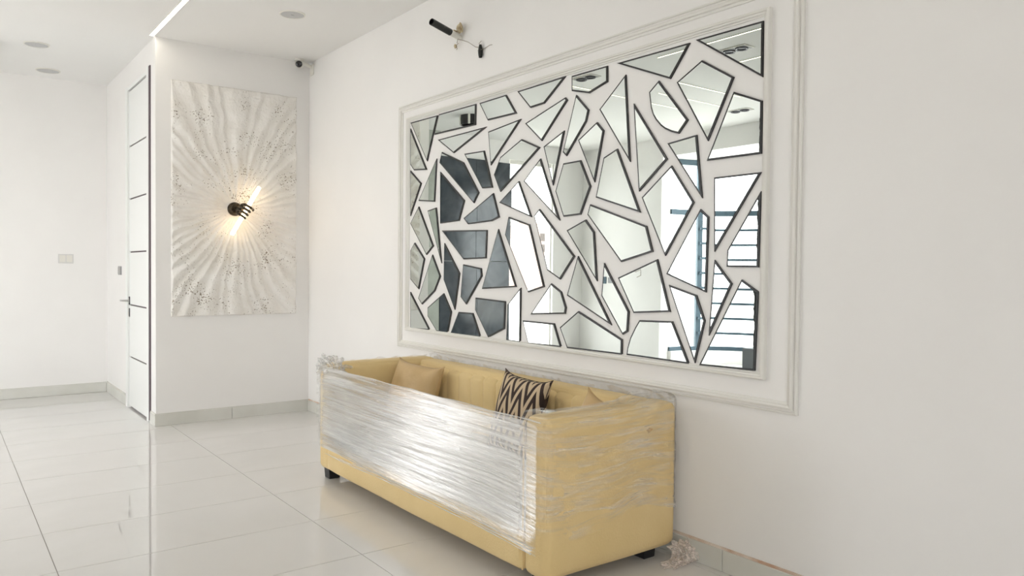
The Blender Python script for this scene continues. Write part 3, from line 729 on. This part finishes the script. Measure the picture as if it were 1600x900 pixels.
# ------------------------------------------------------------------ stretch wrap
def film_mat(name, base, gain, stretch, rot=0.0, tint=(.97, .965, .95), gloss=.35, rough=.16, bstr=.6, sc=1.0, wide=.18, capv=.3, mid=1.4, trl=.12):
    """clear film whose cloudy share follows stretched creases"""
    m = bpy.data.materials.new(name); m.use_nodes = True; nt = m.node_tree; nt.nodes.clear()
    L = nt.links.new; out = nt.nodes.new('ShaderNodeOutputMaterial')
    uv = nt.nodes.new('ShaderNodeUVMap'); mp = nt.nodes.new('ShaderNodeMapping'); mp.inputs['Scale'].default_value = stretch
    mp.inputs['Rotation'].default_value = (0, 0, rot); L(uv.outputs[0], mp.inputs[0])
    mp2 = nt.nodes.new('ShaderNodeMapping'); mp2.inputs['Scale'].default_value = (stretch[0]*.5, stretch[1]*.33, 1)
    mp2.inputs['Rotation'].default_value = (0, 0, rot+.035); L(uv.outputs[0], mp2.inputs[0])
    n1 = nt.nodes.new('ShaderNodeTexNoise'); n1.inputs['Scale'].default_value = sc; n1.inputs['Detail'].default_value = 5; n1.inputs['Roughness'].default_value = .65; L(mp.outputs[0], n1.inputs[0])
    n2 = nt.nodes.new('ShaderNodeTexNoise'); n2.inputs['Scale'].default_value = sc; n2.inputs['Detail'].default_value = 3; L(mp2.outputs[0], n2.inputs[0])
    mp3 = nt.nodes.new('ShaderNodeMapping'); mp3.inputs['Scale'].default_value = (stretch[0]*1.3, stretch[1]*.11, 1); mp3.inputs['Rotation'].default_value = (0, 0, rot-.05); L(uv.outputs[0], mp3.inputs[0])
    n3 = nt.nodes.new('ShaderNodeTexNoise'); n3.inputs['Scale'].default_value = sc; n3.inputs['Detail'].default_value = 1; L(mp3.outputs[0], n3.inputs[0])
    a0 = nt.nodes.new('ShaderNodeMath'); a0.operation = 'MULTIPLY_ADD'; a0.inputs[1].default_value = .8; L(n3.outputs[0], a0.inputs[0]); L(n2.outputs[0], a0.inputs[2])
    add = nt.nodes.new('ShaderNodeMath'); add.operation = 'MULTIPLY_ADD'; add.inputs[1].default_value = 1.0; L(n1.outputs[0], add.inputs[0]); L(a0.outputs[0], add.inputs[2])
    mr = nt.nodes.new('ShaderNodeMapRange'); mr.inputs[1].default_value = mid-wide; mr.inputs[2].default_value = mid+wide
    mr.inputs[3].default_value = base; mr.inputs[4].default_value = base+gain; L(add.outputs[0], mr.inputs[0])
    at = nt.nodes.new('ShaderNodeAttribute'); at.attribute_name = 'cloud'
    mrd = nt.nodes.new('ShaderNodeMath'); mrd.operation = 'MULTIPLY'; mrd.use_clamp = True; L(mr.outputs[0], mrd.inputs[0]); L(at.outputs['Fac'], mrd.inputs[1]); mr = mrd
    tr = nt.nodes.new('ShaderNodeBsdfTransparent')
    di = nt.nodes.new('ShaderNodeBsdfDiffuse'); di.inputs[0].default_value = (*tint, 1)
    tl = nt.nodes.new('ShaderNodeBsdfTranslucent'); tl.inputs[0].default_value = (*tint, 1)
    gl = nt.nodes.new('ShaderNodeBsdfGlossy'); gl.inputs['Roughness'].default_value = rough
    bp = nt.nodes.new('ShaderNodeBump'); bp.inputs['Strength'].default_value = bstr; bp.inputs['Distance'].default_value = .01
    L(n1.outputs[0], bp.inputs['Height']); L(bp.outputs[0], gl.inputs['Normal'])
    m1 = nt.nodes.new('ShaderNodeMixShader'); m1.inputs[0].default_value = trl; L(di.outputs[0], m1.inputs[1]); L(tl.outputs[0], m1.inputs[2])
    m2 = nt.nodes.new('ShaderNodeMixShader'); L(mr.outputs[0], m2.inputs[0]); L(tr.outputs[0], m2.inputs[1]); L(m1.outputs[0], m2.inputs[2])
    m3 = nt.nodes.new('ShaderNodeMixShader')
    lw = nt.nodes.new('ShaderNodeLayerWeight'); lw.inputs[0].default_value = gloss; 
    cap = nt.nodes.new('ShaderNodeMath'); cap.operation = 'MULTIPLY'; cap.inputs[1].default_value = capv; L(lw.outputs['Fresnel'], cap.inputs[0]); L(cap.outputs[0], m3.inputs[0]); L(m2.outputs[0], m3.inputs[1]); L(gl.outputs[0], m3.inputs[2]); L(m3.outputs[0], out.inputs[0])
    return m
FRONTF = film_mat('stretched_film', .14, .76, (1.3, 70, 1), .0, gloss=.24, rough=.15, bstr=.5, wide=.22, capv=.30, trl=.25)
SIDEF = film_mat('wrinkled_film', -.01, .45, (2.6, 60, 1), .5, gloss=.14, rough=.2, bstr=.35, sc=1.0, wide=.26, mid=1.58)
CRUMP = film_mat('crumpled_film', .22, .5, (14, 14, 1), .3, gloss=.2, rough=.12, bstr=.35)
PINKF = film_mat('crumpled_pink_film', .12, .45, (14, 14, 1), .3, tint=(.97, .86, .78), gloss=.2, rough=.15, bstr=.35)
wrap = thing('stretch_wrap', 'clear plastic film stretched around the sand sofa', 'plastic wrap', (2.05, 3.66, .25))
def cloud(o, fn=None):
    at = o.data.attributes.new('cloud', 'FLOAT', 'POINT')
    at.data.foreach_set('value', [fn(v.co) if fn else 1.0 for v in o.data.vertices])
    return o
def film(nm, nu, nv, f, m, uvs=(1, 1), parent=wrap, dens=None):
    bm = bmesh.new(); uvl = bm.loops.layers.uv.new('UVMap')
    V = [[bm.verts.new(f(i/nu, j/nv)) for j in range(nv+1)] for i in range(nu+1)]
    for i in range(nu):
        for j in range(nv):
            q = ((i, j), (i+1, j), (i+1, j+1), (i, j+1)); fc = bm.faces.new([V[a][b] for a, b in q])
            for lp, (a, b) in zip(fc.loops, q): lp[uvl].uv = (a/nu*uvs[0], b/nv*uvs[1])
    o = cloud(rel(obj(nm, bm, m), parent), dens)
    for p_ in o.data.polygons: p_.use_smooth = True
    return o
def streak(y, z, k=0):
    zz = z+.012*N(y*1.1, z*3, k)
    return N(y*1.3+k, zz*70, k)*.55+N(y*2.5, zz*150, k+7)*.3+N(y*.9, zz*28, k+3)*.5
def sst(a, b, x):
    t = max(0, min(1, (x-a)/(b-a))); return t*t*(3-2*t)
def front_cloud(p):
    near = sst(SY0+.145+.035*N(p.z*50, 1), SY0+.185, p.y); far = sst(SY1-.05, SY1-.13, p.y)
    c = .12+.88*near
    return c*(.35+.65*far)
# front sheet, taut between the arm fronts, in two crossing layers
def f_front(lay):
    def f(u, v):
        y = SY0+.05+(SY1-.03-SY0-.05)*u
        lo = .235-.035*(1-u)+.01*math.sin(u*7)-.03*abs(2*u-1)**4; hi = .752-.006*math.sin(math.pi*u)-.02*abs(2*u-1)**10
        if lay: hi -= .02+.05*u; lo += .03*N(u*3, 2)+.05
        z = lo+(hi-lo)*v
        span = math.sin(math.pi*u)**.5
        x = SX0-.012-.006*lay-.020*math.exp(-((z-.20)/.07)**2)*span + .012*span*(v-.5)*(v > .5)
        x += (.0042 if not lay else .005)*streak(y, z+.04*lay*(u-.5), lay*5)
        if v == 1: z += .004*N(y*6, lay)
        return Vector((x, y, z))
    return f
film('front_film', 130, 190, f_front(0), FRONTF, (2.3, .5), dens=front_cloud)
film('front_film', 130, 150, f_front(1), film_mat('stretched_film_second', .0, .60, (1.2, 80, 1), .03, gloss=.2, rough=.13, bstr=.6, capv=.30, trl=.25, wide=.25), (2.3, .5), dens=front_cloud)
# hem rolled into a bright cord along the lower edge
def cordp(k): return [(SX0-.036-.004*k-.003*math.sin(t*.9+k), SY0+.04+(1.75+.2*k)*t/24, .215-.010*k+.012*math.sin(t/24*3.1)+.003*math.sin(t*.7+k*2)) for t in range(25)]
for k in range(3):
    cloud(rel(obj('film_cord', tube(bmesh.new(), cordp(k), [.0022+.0012*math.sin(t*1.7+k) for t in range(25)], 6), CRUMP, smooth=True), wrap))
cloud(rel(obj('film_cord', tube(bmesh.new(), [(SX0-.016, SY0+.02+(SY1-SY0-.06)*t/30, .752+.002*math.sin(t)) for t in range(31)], [.0028+.001*math.sin(t*2.3) for t in range(31)], 6), CRUMP, smooth=True), wrap))
# near side sheet: front corner -> side -> rounded back corner
def path(s):
    """s in metres along the near side, from the arm front round to the back"""
    f0 = .115; side = SX1-SX0-.06
    if s < f0: return Vector((SX0-.012, SY0+.042+f0-s, 0)), Vector((-1, 0, 0))
    s -= f0; r = .05
    if s < r*1.57:
        a = s/r; return Vector((SX0+r-.012-r*math.cos(a), SY0+r-.008-r*math.sin(a), 0)), Vector((-math.cos(a), -math.sin(a), 0))
    s -= r*1.57
    if s < side-.03: return Vector((SX0+r-.012+s, SY0-.008-.017*math.sin(math.pi*s/side), 0)), Vector((0, -1, 0))
    s -= side-.03; a = min(s/.06, 1.57)
    return Vector((SX1-.045+.06*math.sin(a), SY0-.008+.06*(1-math.cos(a))+max(0, s-.094), 0)), Vector((math.sin(a), -math.cos(a), 0))
SL = 1.04
def wrk(s, z):
    d1 = N((s-z*.9)*3, (s+z*1.1)*26, 2); d2 = N((s+z*.5)*4, (z-s*.35)*34, 6); d3 = N(s*9, z*9, 11)
    return .0045*d1+.0035*d2+.004*d3
def f_side(lay):
    def f(u, v):
        s = .0+SL*u; p, nn = path(s)
        lo = .20+.10*u+.16*max(0, u-.5)*(1.0-u)*3+.02*N(s*5, lay)+lay*(.22-.30*u)
        top = SZ+.016
        V_ = v*1.22
        if V_ <= 1:
            z = lo+(top-.03-lo)*V_; q = p.copy(); off = 0
        else:
            t = (V_-1)/.22; a = min(t*3.2, 1.57); ins = .03*(1-math.cos(a))+max(0, t-.49)*.16
            z = top-.03+.03*math.sin(a)+.006*t; q = p-nn*ins
        k = wrk(s+lay*3, z)*(1.4 if lay else 1)
        q = q+nn*(k+.004*lay)+Vector((0, 0, (.5*k if V_ > 1 else 0)))
        # loose film standing up over the back corner
        c = max(0, u-.45)/.55
        if V_ > .86: z += (.035*c*(V_-.86)/.36)*(1+.8*N(s*12, z*5, 3))
        return Vector((q.x, q.y, z))
    return f
film('side_film', 190, 110, f_side(0), SIDEF, (1.16, .6))
film('side_film', 150, 90, f_side(1), film_mat('wrinkled_film_second', -.01, .42, (2.6, 64, 1), -.45, gloss=.12, rough=.2, bstr=.35, sc=1.0, wide=.24, mid=1.6), (1.16, .6))
# film along the back top edge, uneven fringe
def f_back(u, v):
    y = SY0+.02+(SY1-SY0-.04)*u
    c = .012+.030*math.exp(-((u-.08)/.16)**2)+.018*math.exp(-((u-.96)/.05)**2)
    z = SZ-.12+(.12+c*(.8+.5*N(y*7, 1)+.25*N(y*22, 2)))*v
    x = SX1+.010+.012*N(y*8, v*2, 3)-.05*v*v*math.exp(-((u-.1)/.2)**2)+.004*N(y*30, v*7)
    return Vector((min(x, XW-.004), y, z))
film('back_film', 200, 24, f_back, film_mat('back_fringe_film', .0, .16, (16, 5, 1), .2, gloss=.15, rough=.15, bstr=.35), (2.3, .2))
# sheet lying over the top of the near back corner
def f_corner(u, v):
    x = 2.46+(SX1-2.46+.01)*u; y = SY0-.01+.30*v*(.35+.65*u)
    z = SZ+.014+.010*N(x*14, y*14, 1)+.008*N(x*30, y*26, 4)+.018*u*math.exp(-((v-.3)/.3)**2)
    if v > .8: z += .01*N(x*20, y*20, 8)
    return Vector((x, y, z))
film('corner_film', 60, 60, f_corner, SIDEF, (.5, .5))
# far side sheet
def f_far(u, v):
    x = SX0-.012+.14*0+(SX1-SX0)*u; z = .24+(SZ-.0-.24)*v
    y = SY1+.016+.006*N(x*6, z*20, 5)
    t = max(0, v-.93)/.07
    return Vector((x, y-.05*t, z+.012*t*(1+N(x*15, 3))))
film('far_side_film', 60, 60, f_far, SIDEF, (.8, .5))
def f_fcorner(u, v):
    a = math.pi*(.5+u*.5)-.2; r = .03
    z = .22+(SZ+.01-.22)*v
    k = .006*N(u*5, z*40, 3)+.005*N(u*9, z*14, 8)
    return Vector((SX0+.035+(r+.012+.7*k)*math.cos(a), SY1-.035+(r+.012+.7*k)*math.sin(a), z))
film('far_corner_film', 24, 90, f_fcorner, CRUMP, (.2, .5))
def crumple(nm, c, s, seed, m, parent, sub=4):
    bm = bmesh.new(); bmesh.ops.create_icosphere(bm, subdivisions=sub, radius=1)
    uvl = bm.loops.layers.uv.new('UVMap')
    base = {v: v.co.copy() for v in bm.verts}
    for v in bm.verts:
        q = v.co; k = 1+.35*N(q.x*2+seed, q.y*2, q.z*2)
        rid = abs(N(q.x*1.6+seed, q.y*1.6, q.z*1.6))+.45*abs(N(q.x*3.6+seed, q.y*3.6, q.z*3.6))
        k *= .72+1.15*rid
        v.co = Vector((c[0]+q.x*s[0]*k, c[1]+q.y*s[1]*k, max(.002, c[2]+q.z*s[2]*k)))
    for f in bm.faces:
        for lp in f.loops: b = base[lp.vert]; lp[uvl].uv = (b.x*.5+.5, b.z*.5+.5)
    o = cloud(obj(nm, bm, m))
    return rel(o, parent) if parent else o
crumple('film_bunch', (SX0+.05, SY1-.10, SZ-.015), (.062, .095, .05), 2, CRUMP, wrap)
crumple('film_bunch', (SX0+.02, SY1-.03, SZ-.01), (.045, .05, .055), 6, CRUMP, wrap)
crumple('film_bunch', (SX1-.05, SY0+.02, .50), (.03, .02, .03), 11, CRUMP, wrap) if False else None
# loose wad of film on the floor
w1 = crumple('film_wad', (2.862, 2.405, .050), (.050, .045, .050), 21, PINKF, None)
tag(w1, 'crumpled pinkish wad of plastic film on the floor behind the sofa corner', 'plastic scrap')
t2 = crumple('wad_tail', (2.80, 2.40, .018), (.06, .030, .018), 27, PINKF, None, 3); t2.parent = w1

# ------------------------------------------------------------------ outside
tag(obj('ground', B(-80, -40, -.6, 40, 110, -.5), CONC), 'pale ground outside the windows', 'ground')['kind'] = 'structure'
bd = thing('apartment_building', 'pale building with rows of windows seen through the bright back window', 'building', (-45, 62, -.5))
rel(obj('wall', B(-52, 62, -.5, -37, 70, 6.3), BLDG), bd)
rel(obj('parapet', B(-52.2, 61.8, 6.3, -36.8, 70.2, 6.6), CONC), bd)
wp = None
for r_ in range(3):
    for c_ in range(4):
        if wp is None: wp = rel(obj('window', B(-.42, -.05, -.4, .42, .04, .4), BWIN), bd); o = wp
        else: o = wp.copy(); C.objects.link(o)
        o.location = (-48.9+c_*1.2, 62, 2.6+r_*1.15)
